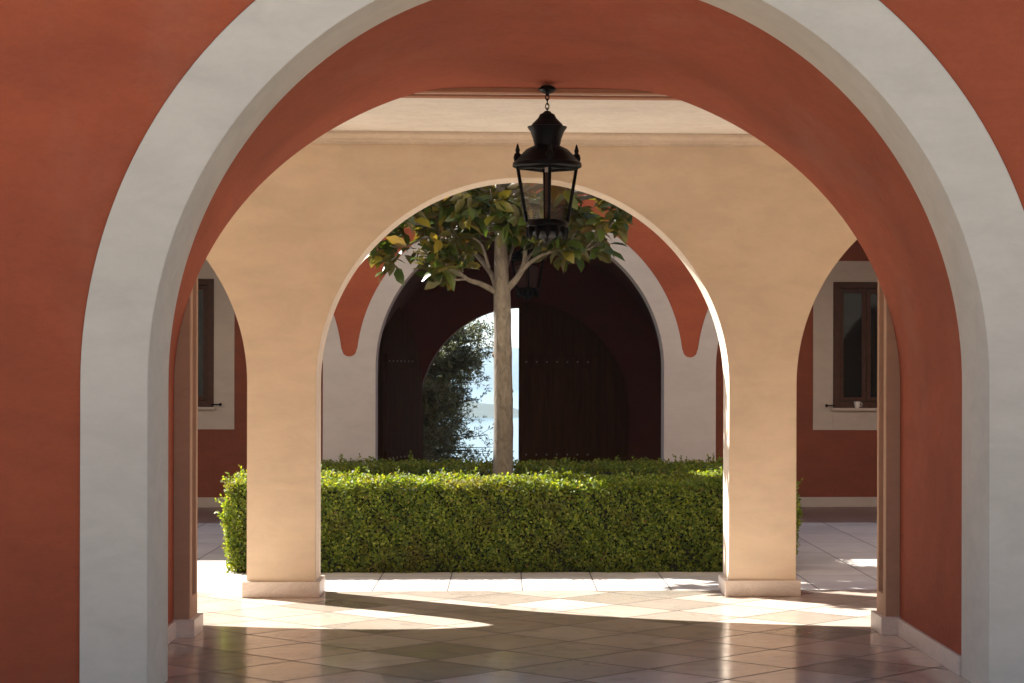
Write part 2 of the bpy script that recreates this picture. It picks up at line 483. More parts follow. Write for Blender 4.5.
def ridge(name, x0, x1, y, depth, hfun, n=90, m=14):
    bm = bmesh.new(); rows = []
    for j in range(m + 1):
        v = j / m; row = []
        for i in range(n + 1):
            u = i / n; h = hfun(u) * math.sin(math.pi * min(1, v * 1.0)) ** 0.8
            h *= 1 + 0.16 * math.sin(u * 61 + v * 9) * math.sin(v * 7 + u * 23) + 0.08 * math.sin(u * 170 + v * 31)
            row.append(bm.verts.new((x0 + (x1 - x0) * u, y + depth * v, SEA - 1 + max(0, h))))
        rows.append(row)
    for a, b in zip(rows, rows[1:]):
        for i in range(n): bm.faces.new((a[i], a[i + 1], b[i + 1], b[i]))
    return structure(name, bm, 'hill_scrub', True)


ridge('far_hills', -2600, 2600, 3150, 900, lambda u: 80 + 26 * math.sin(u * 9 + 1.5) + 10 * math.sin(u * 31 + 2))
ridge('headland', -420, 14, 960, 110, lambda u: (10.5 + 1.5 * math.sin(u * 40)) * min(1, (1 - u) * 9) ** 0.7)

# ------------------------------------------------------------------ near building: front wall, vaulted passage, gallery, arcade
NB = (0.2, YF, 0)
nb = empty('arcade_building', NB, 'terracotta building with grey arch, red vaulted passage and cream arcade in front', 'building')


def npart(name, bm, m, smooth=False): return mesh_obj(name, bm, m, nb, smooth, NB)


def under(o, parent):
    """make o a sub-part of parent, both built in world coordinates"""
    o.parent = parent; o.matrix_parent_inverse = Matrix.Translation(-Vector(NB)); o.matrix_parent_inverse = Matrix.Identity(4); return o


pl, pr = W(148, 600, YF), W(988, 600, YF)
TC, TR = (pl.x + pr.x) / 2, (pr.x - pl.x) / 2
TZ = W(568, 384, YF).z
TRO = TR * 486.5 / 420
# red front wall with the opening that holds the trim
bm = bmesh.new()
arch_panel(bm, arc(TC, TZ, TRO, 96, 1.026), YF, YB - 0.004, -XE, XE, TOP)
npart('front_wall', bm, 'red_plaster')
# grey arch trim, 15 mm proud of the wall
bm = bmesh.new()
ci = [(TC - TR, 0)] + arc(TC, TZ, TR, 96, 1.026) + [(TC + TR, 0)]
co = [(TC - TRO + 0.002, 0)] + arc(TC, TZ, TRO - 0.002, 96, 1.026) + [(TC + TRO - 0.002, 0)]
y0, y1 = YF - 0.015, YB
A = [[bm.verts.new((x, y, z)) for x, z in c] for c, y in ((ci, y0), (co, y0), (co, y1), (ci, y1))]
for i in range(len(ci) - 1):
    for a, b in ((0, 1), (1, 2), (2, 3), (3, 0)):
        f = bm.faces.new((A[a][i], A[b][i], A[b][i + 1], A[a][i + 1])); f.smooth = a in (1, 3)
bmesh.ops.recalc_face_normals(bm, faces=bm.faces)
npart('arch_trim', bm, 'white_trim')

# red vault: starts as a round arch, flattens towards the gallery
VC, VH = W(540.5, 400, YV).x, 362.5 / 261 * 1.55
def crown(u):
    """half profile in photo rows: an ellipse whose crown is flattened"""
    e = 386.3 - 311 * math.sqrt(max(0, 1 - (u / 362.5) ** 2)); k = 3.0
    return k * math.log(math.exp(min(200, (e - 240) / k)) + math.exp((88.5 - 240) / k)) + 240 if e < 200 else e


us_ = [362.5 * math.sin(math.pi / 2 * i / 120) for i in range(121)]
hp = [(u * 1.55 / 261, 0, 1.55 + (375 - crown(u)) * 1.55 / 261) for u in us_] + [(362.5 * 1.55 / 261, 0, 1.55 - 75 * 1.55 / 261)]


def resample(P, n):
    P = [Vector(p) for p in P]; L = [0]
    for a, b in zip(P, P[1:]): L.append(L[-1] + (b - a).length)
    out = []; j = 0
    for i in range(n + 1):
        s = L[-1] * i / n
        while j < len(P) - 2 and L[j + 1] < s: j += 1
        t = (s - L[j]) / max(1e-9, L[j + 1] - L[j]); out.append(P[j].lerp(P[j + 1], min(1, t)))
    return out


hp = resample(hp, 48)
zsp = hp[-1].z
endc = [(VC - p.x, p.z) for p in hp[::-1]] + [(VC + p.x, p.z) for p in hp[1:]]
RX = max(VC + VH, TC + TR + 0.006); LX = VC - VH; top_z = TZ + TR * 1.026 + 0.02
stc = [(TC - (TC - LX if i <= 48 else RX - TC) * math.cos(math.pi * i / 96), TZ + (top_z - TZ) * math.sin(math.pi * i / 96)) for i in range(97)]
stc = [(p.x, p.z) for p in resample([(LX, 0, zsp)] + [(x, 0, z) for x, z in stc] + [(RX, 0, zsp)], 96)]
bm = bmesh.new()
NSEG = 10
rows = []
for k in range(NSEG + 1):
    t = k / NSEG; t2 = t ** 0.8
    rows.append([bm.verts.new((a[0] + (b[0] - a[0]) * t2, YB + 0.003 + (YV - YB - 0.003) * t, a[1] + (b[1] - a[1]) * t2)) for a, b in zip(stc, endc)])
for a, b in zip(rows, rows[1:]):
    for i in range(96): bm.faces.new((a[i + 1], a[i], b[i], b[i + 1])).smooth = True
for s in (0, -1):                                        # straight side walls
    lo = [[bm.verts.new((r[s].co.x, r[s].co.y, 0))] for r in rows]
    for k in range(NSEG):
        f = (rows[k][s], lo[k][0], lo[k + 1][0], rows[k + 1][s])
        bm.faces.new(f if s == 0 else f[::-1]).smooth = True
npart('passage_vault', bm, 'red_plaster')
# masonry around the vault (never seen: keeps the light out)
bm = bmesh.new()
arch_panel(bm, [(x - 0.02 if i < 48 else x + 0.02, z + 0.02) for i, (x, z) in enumerate(stc)], YB + 0.005, YV - 0.004, -XE, XE, TOP, curve2=[(x - 0.02 if i < 48 else x + 0.02, z + 0.02) for i, (x, z) in enumerate(endc)])
npart('vault_masonry', bm, 'red_plaster')

for s in (-1, 1):                                        # skirting along the passage walls
    bm = bmesh.new(); xw = VC + s * VH
    box(bm, min(xw, xw - s * 0.022), max(xw, xw - s * 0.022), YB + 0.006, YV - 0.002, 0.0, 0.102, bev=0.004)
    npart('skirting', bm, 'base_stone')

JL, JR = W(190, 500, YV).x, W(886, 500, YV).x            # jamb pilasters at the end of the passage
LZ = 3.225


def jamb(xin, s):
    """s=-1: left jamb, whose face looks towards +x"""
    bm = bmesh.new(); xo = xin + s * 0.34; d = 0.03
    def bx(a, b, y0, y1, z0, z1, bev=0.004): box(bm, min(a, b), max(a, b), y0, y1, z0, z1, bev=bev)
    bx(xin + s * d, xo, YV + 0.092, YJ - 0.062, 0, LZ, 0)
    bx(xin, xo, YV + 0.003, YV + 0.09, 0, LZ)
    bx(xin, xo, YJ - 0.06, YJ, 0, LZ)
    bx(xin, xin + s * (d - 0.002), YV + 0.0905, YJ - 0.0605, 0.10, 0.235, 0)
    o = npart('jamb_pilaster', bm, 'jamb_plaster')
    bm = bmesh.new()
    bx(xin - s * 0.032, xin + s * 0.12, YV - 0.03, YJ + 0.03, 0, 0.108, 0.005)
    b = mesh_obj('jamb_base', bm, 'base_stone', o); b.parent = o
    return o


jamb(JL, -1); jamb(JR, 1)
for x0, x1 in ((-XE, JL - 0.343), (JR + 0.343, XE)):
    bm = bmesh.new(); box(bm, x0, x1, YV + 0.003, YJ - 0.003, 0, LZ); npart('gallery_wall', bm, 'cream_plaster')
bm = bmesh.new()
box(bm, -XE, XE, YV + 0.003, YJ, LZ + 0.03, TOP)
for y0, y1 in ((YV + 0.003, YV + 0.09), (YJ - 0.10, YJ)): box(bm, JL - 0.3, JR + 0.3, y0, y1, LZ, LZ + 0.028, bev=0.004)
npart('lintel', bm, 'soffit_brown')
bm = bmesh.new(); box(bm, JL - 0.3, JR + 0.3, YV + 0.15, YV + 0.165, LZ + 0.008, LZ + 0.029, bev=0.003); npart('lintel_bead', bm, 'ceiling_white')

# gallery arcade
hw = (W(729.3, 400, YP).x - W(316, 400, YP).x) / 2; AC = (W(729.3, 400, YP).x + W(316, 400, YP).x) / 2
AZ = W(522, 384, YP).z; PW = 0.475; PITCH = 2 * hw + PW
CZ = 3.235                                               # ceiling height
bm = bmesh.new()
for k in range(-2, 3):
    c = AC + k * PITCH
    arch_panel(bm, arc(c, AZ, hw, 72), YP, YPB, c - PITCH / 2, c + PITCH / 2, TOP, 0, 1, legs=None, caps=False)
bmesh.ops.remove_doubles(bm, verts=bm.verts, dist=0.0005)
aw = npart('arcade_wall', bm, ['cream_plaster', 'pale_plaster'])
bm = bmesh.new()                                         # pillars: cream towards the gallery, pale on the other sides
box(bm, -PW / 2, PW / 2, 0, YPB - YP, 0.0, AZ, mi=1, skip=('+z', '-z'))
for f in bm.faces:
    if f.normal.y < -0.9 or f.calc_center_median().y < 0.001: f.material_index = 0
pil0 = mesh_obj('pillar', bm, ['cream_plaster', 'pale_plaster'], nb)
bm = bmesh.new(); box(bm, -PW / 2 - 0.03, PW / 2 + 0.03, -0.03, YPB - YP + 0.03, 0, 0.112, bev=0.007)
pb0 = mesh_obj('pillar_base', bm, 'base_stone', pil0)
for i, k in enumerate((-0.5, 0.5, -1.5, 1.5, -2.5, 2.5)):
    o, b = (pil0, pb0) if i == 0 else (pil0.copy(), pb0.copy())
    if i: col.objects.link(o); col.objects.link(b); b.parent = o
    o.location = (AC + k * PITCH - NB[0], YP - NB[1], 0)
# ceiling, cornices
bm = bmesh.new(); box(bm, -XE, XE, YJ + 0.002, YP - 0.002, CZ, CZ + 0.2); npart('gallery_ceiling', bm, 'ceiling_white')


def cornice(yw, s, name):
    """stepped moulding under the ceiling; s=-1: projects towards the viewer from plane yw"""
    prof = [(0.001, 3.152), (0.018, 3.152), (0.02, 3.168), (0.034, 3.172), (0.04, 3.188), (0.058, 3.200), (0.078, 3.214), (0.082, 3.2345), (0.001, 3.2345)]
    bm = bmesh.new()
    A_, B_ = [[bm.verts.new((x, yw + s * d, z)) for d, z in prof] for x in (-XE, XE)]
    for i in range(len(prof)):
        j = (i + 1) % len(prof); bm.faces.new((A_[i], A_[j], B_[j], B_[i]))
    bmesh.ops.recalc_face_normals(bm, faces=bm.faces)
    npart(name, bm, 'pale_plaster')


cornice(YP, -1, 'cornice')
for s in (-1, 1):
    bm = bmesh.new(); box(bm, min(s * XE, s * (XE + 0.3)), max(s * XE, s * (XE + 0.3)), YF, YPB, 0, TOP); npart('end_wall', bm, 'red_plaster')
bm = bmesh.new(); box(bm, -XE - 0.5, XE + 0.5, YF - 0.25, YPB + 0.25, TOP + 0.002, TOP + 0.18); npart('roof', bm, 'roof_tile')

# ------------------------------------------------------------------ building across the courtyard
FB = (0.15, YA, 0)
fb = empty('courtyard_building', FB, 'red building across the courtyard with white trimmed arches and brown windows', 'building')


def fpart(name, bm, m, smooth=False): return mesh_obj(name, bm, m, fb, smooth, FB)


FC = W(520.3, 400, YA).x; FR = (W(664.5, 400, YA).x - W(376, 400, YA).x) / 2; FP = 2 * FR + 0.545
FZ = W(520, 368, YA).z; FRO = FP / 2 - 0.072
bm = bmesh.new()
for k in range(-2, 3):
    c = FC + k * FP
    arch_panel(bm, arc(c, FZ, FR, 64), YA, YAB, c - FP / 2, c + FP / 2, TOPF, 0, 1, legs=0.0, caps=False)
bmesh.ops.remove_doubles(bm, verts=bm.verts, dist=0.0005)
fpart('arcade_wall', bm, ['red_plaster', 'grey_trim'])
for k in range(-2, 3):                                   # white arch trims, 12 mm proud, joined over the piers
    c = FC + k * FP; bm = bmesh.new(); y0, y1 = YA - 0.012, YA - 0.001
    us = sorted(set([-FP / 2, -FR, FR, FP / 2] + [-FR * math.cos(math.pi * i / 80) for i in range(81)] + list(np.linspace(-FP / 2, -FR, 40)) + list(np.linspace(FR, FP / 2, 40))))
    def low(u): return FZ + math.sqrt(max(0, FR * FR - u * u)) if abs(u) < FR else FZ
    def high(u):
        a = abs(u); h = math.sqrt(max(0, FRO * FRO - a * a)); e = FP / 2 - a
        v = 0.115 + 0.075 * (1 - math.sqrt(max(0, 1 - (e / 0.076) ** 2))) if e < 0.076 else 0.19
        return FZ + max(v, h)
    vs = [[bm.verts.new((c + u, y, f(u))) for u in us] for y, f in ((y0, low), (y0, high), (y1, high), (y1, low))]
    for i in range(len(us) - 1):
        for a, b in ((0, 1), (1, 2)):
            bm.faces.new((vs[a][i], vs[a][i + 1], vs[b][i + 1], vs[b][i]))
    for s in (-1, 1):
        xa, xb = c + s * FR, c + s * FP / 2
        box(bm, min(xa, xb), max(xa, xb), y0, y1, 0, FZ, skip=('+z', '-z', '+y'))
    bmesh.ops.recalc_face_normals(bm, faces=bm.faces)
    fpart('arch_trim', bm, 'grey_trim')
bm = bmesh.new(); box(bm, -XE, XE, YAB + 0.002, YW - 0.002, 3.5, 3.7); fpart('gallery_ceiling', bm, 'ceiling_white')
for s in (-1, 1):
    bm = bmesh.new(); box(bm, min(s * (XE + .05), s * (XE + 0.4)), max(s * (XE + .05), s * (XE + 0.4)), YA, YD + 0.4, 0, TOPF); fpart('end_wall', bm, 'red_plaster')
bm = bmesh.new(); box(bm, -XE - 0.6, XE + 0.6, YA - 0.02, YD + 0.9, TOPF + 0.002, TOPF + 0.2); fpart('roof', bm, 'roof_tile')

# window wall with the passage arch and two window holes
PC = W(522, 400, YD).x; PR_ = 1.9; PZ = 1.35
WZ0, WZ1 = W(833, 408, YW).z, W(833, 282, YW).z
WR0 = W(833, 350, YW).x; WL1 = W(214, 350, YW).x; WW = 0.80
wins = [(WL1 - WW, WL1), (WR0, WR0 + WW)]
bm = bmesh.new(); T = 0.35
arch_panel(bm, arc(PC, PZ, PR_, 48), YW, YW + T, wins[0][1], wins[1][0], TOPF)
for xa, xb in wins:
    box(bm, xa, xb, YW, YW + T, 0, WZ0); box(bm, xa, xb, YW, YW + T, WZ1, TOPF)
box(bm, -XE, wins[0][0], YW, YW + T, 0, TOPF); box(bm, wins[1][1], XE, YW, YW + T, 0, TOPF)
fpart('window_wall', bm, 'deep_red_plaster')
for x0, x1 in ((-XE, PC - PR_), (PC + PR_, XE)):
    bm = bmesh.new(); box(bm, x0, x1, YW - 0.022, YW - 0.001, 0, 0.115, bev=0.004); fpart('skirting', bm, 'grey_trim')
# passage to the sea door
bm = bmesh.new()
c_ = [(PC - PR_, 0)] + arc(PC, PZ, PR_, 48) + [(PC + PR_, 0)]
A, B = [[bm.verts.new((x, y, z)) for x, z in c_] for y in (YW + T - 0.002, YD)]
for i in range(len(c_) - 1): bm.faces.new((A[i + 1], A[i], B[i], B[i + 1])).smooth = 0 < i < len(c_) - 2
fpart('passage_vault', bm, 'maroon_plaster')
bm = bmesh.new(); box(bm, PC - PR_ - 0.4, PC + PR_ + 0.4, YW + T + 0.002, YD + 0.3, PZ + PR_ + 0.05, PZ + PR_ + 0.3); fpart('passage_roof', bm, 'roof_tile')
DR = 1.355; DZ = W(522, 410, YD).z
bm = bmesh.new()
arch_panel(bm, arc(PC, DZ, DR, 48), YD + 0.002, YD + 0.35, -XE, XE, TOPF)
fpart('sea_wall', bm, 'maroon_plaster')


bm = bmesh.new(); box(bm, PC - 4.2, PC + 2.6, YD + 0.36, YD + 3.3, 2.85, 3.0)  # unseen canopy on posts, added to keep sun out of the sea door passage
for x in (PC - 4.0, PC + 2.4): box(bm, x - .12, x + .12, YD + 3.0, YD + 3.24, 0, 2.848)
fpart('added_sunshade', bm, 'roof_tile')


def door_leaf(side):
    """side=+1: hinged on the right; local x runs from the meeting edge (0) to the hinge (DR)"""
    bm = bmesh.new(); n = 9; th = 0.055; DW = DR + 0.085
    for k in range(n):                                   # planks
        u0 = DW * k / n + (0.003 if k else 0); u1 = DW * (k + 1) / n - 0.003
        m = 8; us = [u0 + (u1 - u0) * i / m for i in range(m + 1)]
        zt = [DZ + math.sqrt(max(0, (DR + 0.075) ** 2 - u * u)) for u in us]
        for y in (0, th):
            vs = [(bm.verts.new((u, y, 0.015)), bm.verts.new((u, y, z))) for u, z in zip(us, zt)]
            for (a, b), (c, d) in zip(vs, vs[1:]):
                bm.faces.new((a, c, d, b) if y == 0 else (c, a, b, d))
        for i in range(m): quad(bm, (us[i], 0, zt[i]), (us[i + 1], 0, zt[i + 1]), (us[i + 1], th, zt[i + 1]), (us[i], th, zt[i]))
        for u, z in ((us[0], zt[0]), (us[-1], zt[-1])): quad(bm, (u, 0, 0.015), (u, 0, z), (u, th, z), (u, th, 0.015))
    us = [DW * i / 40 for i in range(41)]                 # the planks' tongues, 20 mm behind their faces
    for a, b in zip(us, us[1:]):
        quad(bm, (a, 0.02, 0.02), (b, 0.02, 0.02), (b, 0.02, DZ + math.sqrt(max(0, (DR + .072) ** 2 - b * b))), (a, 0.02, DZ + math.sqrt(max(0, (DR + .072) ** 2 - a * a))))
    leaf = bm
    bm = bmesh.new()
    bats = []
    for zc in (0.50, 1.72):
        b = bmesh.new(); box(b, 0.03, min(DR - 0.04, math.sqrt(max(0.2, (DR - .05) ** 2 - max(0, zc + .1 - DZ) ** 2))), -0.036, -0.001, zc - 0.085, zc + 0.085, bev=0.006)
        for k in range(7):
            x = 0.10 + 0.135 * k
            lathe_at = bmesh.ops.create_uvsphere(b, u_segments=10, v_segments=6, radius=0.013, matrix=Matrix.Translation((x, -0.04, zc)))
            for f in {f for v in lathe_at['verts'] for f in v.link_faces}: f.material_index = 1
        bats.append(b)
    bm.free()
    return leaf, bats


for side in (1, -1):
    leaf, bats = door_leaf(side)
    if side == -1:
        for b in bats:
            bmesh.ops.transform(b, matrix=Matrix.Translation((0, 0.055, 0)) @ Matrix.Scale(-1, 4, (0, 1, 0)), verts=b.verts); bmesh.ops.reverse_faces(b, faces=b.faces)
        for b in [leaf] + bats:
            bmesh.ops.transform(b, matrix=Matrix.Scale(-1, 4, (1, 0, 0)), verts=b.verts); bmesh.ops.reverse_faces(b, faces=b.faces)
    if side == 1:
        M = Matrix.Translation((PC - 0.045, YD - 0.058, 0))
    else:                                                # open inwards, about its hinge on the left jamb
        M = Matrix.Translation((PC - DR - 0.02, YD - 0.06, 0)) @ Matrix.Rotation(R(-108), 4, 'Z') @ Matrix.Translation((DR, 0, 0))
    M = Matrix.Translation(-Vector(FB)) @ M
    d = mesh_obj('door', leaf, 'door_wood', fb); d.matrix_local = M
    d['label'] = 'closed dark plank door leaf' if side == 1 else 'door leaf swung open inwards'
    for b in bats: mesh_obj('batten', b, ['door_wood', 'stud_metal'], d)

# windows
for i, (xa, xb) in enumerate(wins):
    bm = bmesh.new(); fw = 0.075
    for a, b, z0, z1 in ((xa + .002, xa + fw, WZ0, WZ1), (xb - fw, xb - .002, WZ0, WZ1), (xa + fw, xb - fw, WZ0 + .002, WZ0 + fw), (xa + fw, xb - fw, WZ1 - fw, WZ1 - .002)):
        box(bm, a, b, YW - 0.035, YW + 0.10, z0, z1, bev=0.006)
    w = fpart('window', bm, 'window_wood')
    sm = 0.25 * (W(833, 300, YW).x - W(813, 300, YW).x) / 0.25
    bm = bmesh.new(); t0, t1 = WZ1 + (W(820, 261, YW).z - W(820, 282, YW).z), WZ0 - (W(820, 408, YW).z - W(820, 430, YW).z)
    for a, b, z0, z1 in ((xa - sm, xa - .001, t1, t0), (xb + .001, xb + sm, t1, t0), (xa, xb, WZ1 + .001, t0), (xa, xb, t1, WZ0 - .001)):
        box(bm, a, b, YW - 0.018, YW - 0.001, z0, z1)
    mesh_obj('surround', bm, 'grey_trim', w)
    xm = (xa + xb) / 2
    for a, b in ((xa + fw + .004, xm - .002), (xm + .002, xb - fw - .004)):
        bm = bmesh.new(); z0, z1 = WZ0 + fw + .004, WZ1 - fw - .004; s = 0.05
        for p, q, e, f_ in ((a, a + s, z0, z1), (b - s, b, z0, z1), (a + s, b - s, z0, z0 + s), (a + s, b - s, z1 - s, z1)):
            box(bm, p, q, YW + 0.02, YW + 0.06, e, f_, bev=0.004)
        mesh_obj('casement', bm, 'window_wood', w)
        bm = bmesh.new(); box(bm, a + s - .005, b - s + .005, YW + 0.036, YW + 0.042, z0 + s - .005, z1 - s + .005); mesh_obj('pane', bm, 'window_glass', w)
    bm = bmesh.new(); box(bm, xa - 0.02, xb + 0.02, YW - 0.09, YW - 0.036, WZ0 - 0.03, WZ0 + 0.002, bev=0.005); mesh_obj('sill', bm, 'grey_trim', w)
    bm = bmesh.new(); s = 1 if i == 0 else -1; xh = (xb if i == 0 else xa) + s * 0.03      # shutter stay
    tube(bm, [(xh - s * 0.05, YW - 0.05, WZ0 + 0.03), (xh + s * 0.05, YW - 0.10, WZ0 + 0.03)], 0.008, 8)
    bmesh.ops.create_uvsphere(bm, u_segments=10, v_segments=6, radius=0.018, matrix=Matrix.Translation((xh + s * 0.06, YW - 0.105, WZ0 + 0.03)))
    mesh_obj('shutter_stay', bm, 'dark_iron', w)
    bm = bmesh.new()                                     # room behind the window
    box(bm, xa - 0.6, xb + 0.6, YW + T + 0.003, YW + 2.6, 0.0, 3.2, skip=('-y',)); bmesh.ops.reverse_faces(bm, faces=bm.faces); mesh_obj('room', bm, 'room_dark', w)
    for k, c in enumerate(list(w.children)): c.matrix_parent_inverse = Matrix.Identity(4)

# children that were built in world coordinates under a part that already carries the offset: nothing more to do
# ------------------------------------------------------------------ courtyard end walls
for s, lab in ((-1, 'long red courtyard wall closing the left end'), (1, 'long red courtyard wall closing the right end')):
    bm = bmesh.new(); xw = s * 10.5
    box(bm, min(xw, xw + s * 0.35), max(xw, xw + s * 0.35), YPB + 0.3, YA - 0.05, 0, 3.4); box(bm, min(xw, xw + s * .35) - .05, max(xw, xw + s * .35) + .05, YPB + .28, YA - .03, 3.402, 3.5)
    tag(mesh_obj('courtyard_wall', bm, 'red_plaster'), lab, 'wall')

# ------------------------------------------------------------------ unseen wall added behind the camera, bouncing warm light onto the front wall
bm = bmesh.new(); box(bm, -15, 15, -6.5, -6, 0, 7.5); fpart_o = mesh_obj('bounce_wall', bm, 'ochre_plaster')
tag(fpart_o, 'unseen ochre wall added behind the camera to bounce warm light', 'building')

# ------------------------------------------------------------------ hedges round the tree
HX0, HX1, HY0, HY1, HH = -2.16, 2.30, 16.05, 19.75, 0.715
bm = bmesh.new(); quad(bm, (HX0 + .5, HY0 + .4, 0.03), (HX1 - .5, HY0 + .4, 0.03), (HX1 - .5, HY1 - .4, 0.03), (HX0 + .5, HY1 - .4, 0.03)); structure('planting_bed', bm, 'soil')


def hedge(name, boxes, counts, label, h_extra=0.0):
    P, N = [], []; core = bmesh.new()
    for (x0, x1, y0, y1, z1), (cf, ct, cs, cb) in zip(boxes, counts):
        d = 0.075
        box(core, x0 + d, x1 - d, y0 + d, y1 - d, 0.0, z1 - d)
        def add(n, fx, nv):
            q = rng.random((n, 2)); p = fx(q)
            P.append(p); N.append(np.tile(np.array(nv, float), (n, 1)))
        add(cf, lambda q: np.c_[x0 + (x1 - x0) * q[:, 0], np.full(len(q), y0), 0.0 + z1 * q[:, 1]], (0, -1, 0))
        add(cb, lambda q: np.c_[x0 + (x1 - x0) * q[:, 0], np.full(len(q), y1), z1 * q[:, 1]], (0, 1, 0))
        add(ct, lambda q: np.c_[x0 + (x1 - x0) * q[:, 0], y0 + (y1 - y0) * q[:, 1], np.full(len(q), z1)], (0, 0, 1))
        add(cs, lambda q: np.c_[np.full(len(q), x0), y0 + (y1 - y0) * q[:, 0], z1 * q[:, 1]], (-1, 0, 0))
        add(cs, lambda q: np.c_[np.full(len(q), x1), y0 + (y1 - y0) * q[:, 0], z1 * q[:, 1]], (1, 0, 0))
    P = np.concatenate(P); N = np.concatenate(N)
    # clumpy surface: low-frequency bulges plus a deep random offset
    f = (np.sin(P[:, 0] * 7.1 + 1.3) * np.sin(P[:, 2] * 9.0 + P[:, 1] * 6.3) + 0.7 * np.sin(P[:, 0] * 17 + P[:, 1] * 13) * np.sin(P[:, 2] * 19 + 2)
         + 0.5 * np.sin(P[:, 0] * 31 + P[:, 2] * 23 + P[:, 1] * 29))
    off = 0.030 * f - np.abs(rng.normal(0, 0.038, len(P)))
    P = P + N * off[:, None] + rng.normal(0, 0.008, P.shape)
    edge = np.clip((P[:, 2] - (boxes[0][4] - 0.16)) / 0.16, 0, 1)        # rounded shoulders
    side_ = np.abs(N[:, 2]) < 0.5
    P -= N * (edge ** 2 * 0.07 * side_)[:, None]
    bot = np.clip((0.16 - P[:, 2]) / 0.16, 0, 1); P[:, 2] = np.maximum(P[:, 2], 0.012)
    P -= N * (bot * 0.03)[:, None] * (np.abs(N[:, 2:3]) < 0.5)
    # sprigs: little upright shoots on the top and upper edges
    SP, SN, SA = [], [], []
    for (x0, x1, y0, y1, z1), c in zip(boxes, counts):
        n = int((x1 - x0) * (y1 - y0) * 75) + int((y1 - y0) * 25)
        for _ in range(n):
            if rng.random() < 0.25: b = np.array([x0 if rng.random() < .5 else x1, rng.uniform(y0, y1), rng.uniform(z1 * .5, z1)]); dirv = np.array([math.copysign(1, b[0] - (x0 + x1) / 2) * .8, rng.normal(0, .4), .6])
            elif rng.random() < 0.35: b = np.array([rng.uniform(x0, x1), y0, rng.uniform(z1 * .75, z1)]); dirv = np.array([rng.normal(0, .4), -.5, .8])
            else: b = np.array([rng.uniform(x0, x1), rng.uniform(y0, y1), z1 - .02]); dirv = np.array([rng.normal(0, .3), rng.normal(0, .3), 1])
            L = abs(rng.normal(0.0, 0.045)) + 0.02 + (0.09 if rng.random() < 0.03 else 0); dirv /= np.linalg.norm(dirv)
            k = int(L / 0.009) + 2
            for j in range(k):
                SP.append(b + dirv * L * j / k); a = rng.normal(0, 1, 3); a -= dirv * a.dot(dirv); a /= np.linalg.norm(a)
                SA.append(a * .8 + dirv * .7); SN.append(dirv * .8 - a * .6 + rng.normal(0, .25, 3))
    SP, SN, SA = np.array(SP), np.array(SN), np.array(SA)
    n1 = unit(N * 0.9 + rng.normal(0, 0.75, P.shape) + np.array([0, 0, 0.25])); a1 = rng.normal(0, 1, P.shape) + N * 0.5 + np.array([0, 0, .4])
    pos = np.concatenate([P, SP]); nr = unit(np.concatenate([n1, SN])); ax = np.concatenate([a1, SA])
    L = rng.uniform(0.020, 0.036, len(pos)); Wd = L * rng.uniform(0.55, 0.75, len(pos))
    root = empty(name, ((boxes[0][0] + boxes[0][1]) / 2, boxes[0][2] + 0.3, 0), label, 'hedge')
    lo = leaf_mesh('foliage', pos, nr, ax, L, Wd, SMALL, ['box_leaf'], root)
    lo.matrix_parent_inverse = Matrix.Translation(-root.location)
    co_ = mesh_obj('twigs', core, 'hedge_twigs', root, rootloc=root.location)
    return root


hedge('box_hedge', [(HX0, HX1, HY0, HY0 + 0.72, HH)], [(34000, 26000, 5500, 5000)], 'clipped box hedge with sunlit bright top in front of the tree')
hedge('box_hedge', [(HX0, HX1, HY1 - 0.72, HY1, HH - 0.01), (HX0, HX0 + .72, HY0 + .74, HY1 - .74, HH - .01), (HX1 - .72, HX1, HY0 + .74, HY1 - .74, HH - .01)],
      [(9000, 16000, 3000, 2500), (1000, 9000, 6000, 500), (1000, 9000, 6000, 500)], 'shaded box hedge behind the tree trunk')

# ------------------------------------------------------------------ magnolia
TY = 17.85
mag = empty('magnolia_tree', (W(503, 470, TY).x, TY, 0), 'slender magnolia with glossy leaves rising from the hedge', 'tree')
tb = bmesh.new(); base = Vector((W(503, 470, TY).x, TY, 0))


def T3(px, py, dy=0.0): return W(px, py, TY + dy)


pts = spline([base, T3(503, 470), T3(503.5, 420), T3(503, 380), T3(502.5, 330), T3(502, 290)], 6)
rad = [0.093 - 0.018 * i / (len(pts) - 1) + rng.normal(0, 0.0015) for i in range(len(pts))]
rad[0] += 0.04; rad[1] += 0.02
tube(tb, pts, rad, 16)
for px, py, s in ((511, 432, 1), (511, 391, 1), (494, 355, -1)):         # healed branch stubs on the stem
    p = T3(px, py); bmesh.ops.create_uvsphere(tb, u_segments=8, v_segments=6, radius=0.022, matrix=Matrix.Translation(p))
lead = spline([T3(502, 291), T3(501, 262), T3(500.5, 230), T3(500, 195), T3(501, 150), T3(499, 95, .1), T3(503, 30, .1), T3(501, -20, 0)], 5)
tube(tb, lead, [0.068 * (1 - 0.85 * i / (len(lead) - 1)) for i in range(len(lead))], 12)
tips = []                                              # (point, direction)


def limb(pts, r0, r1, twigs=3):
    twigs += 2
    p = spline(pts, 6); tube(tb, p, [r0 + (r1 - r0) * (i / (len(p) - 1)) ** 0.8 for i in range(len(p))], 8)
    tips.append((p[-1], (p[-1] - p[-4]).normalized()))
    for _ in range(twigs):
        i = rng.integers(len(p) // 2, len(p) - 1); d = (p[i + 1] - p[i]).normalized()
        d = (d + Vector(rng.normal(0, 0.6, 3)) + Vector((0, 0, 0.2))).normalized(); L = rng.uniform(0.12, 0.32)
        q = [p[i], p[i] + d * L * .5 + Vector((0, 0, 0.01)), p[i] + d * L + Vector((0, 0, 0.04))]
        tube(tb, spline(q, 3), 0.006, 6); tips.append((q[-1], d))


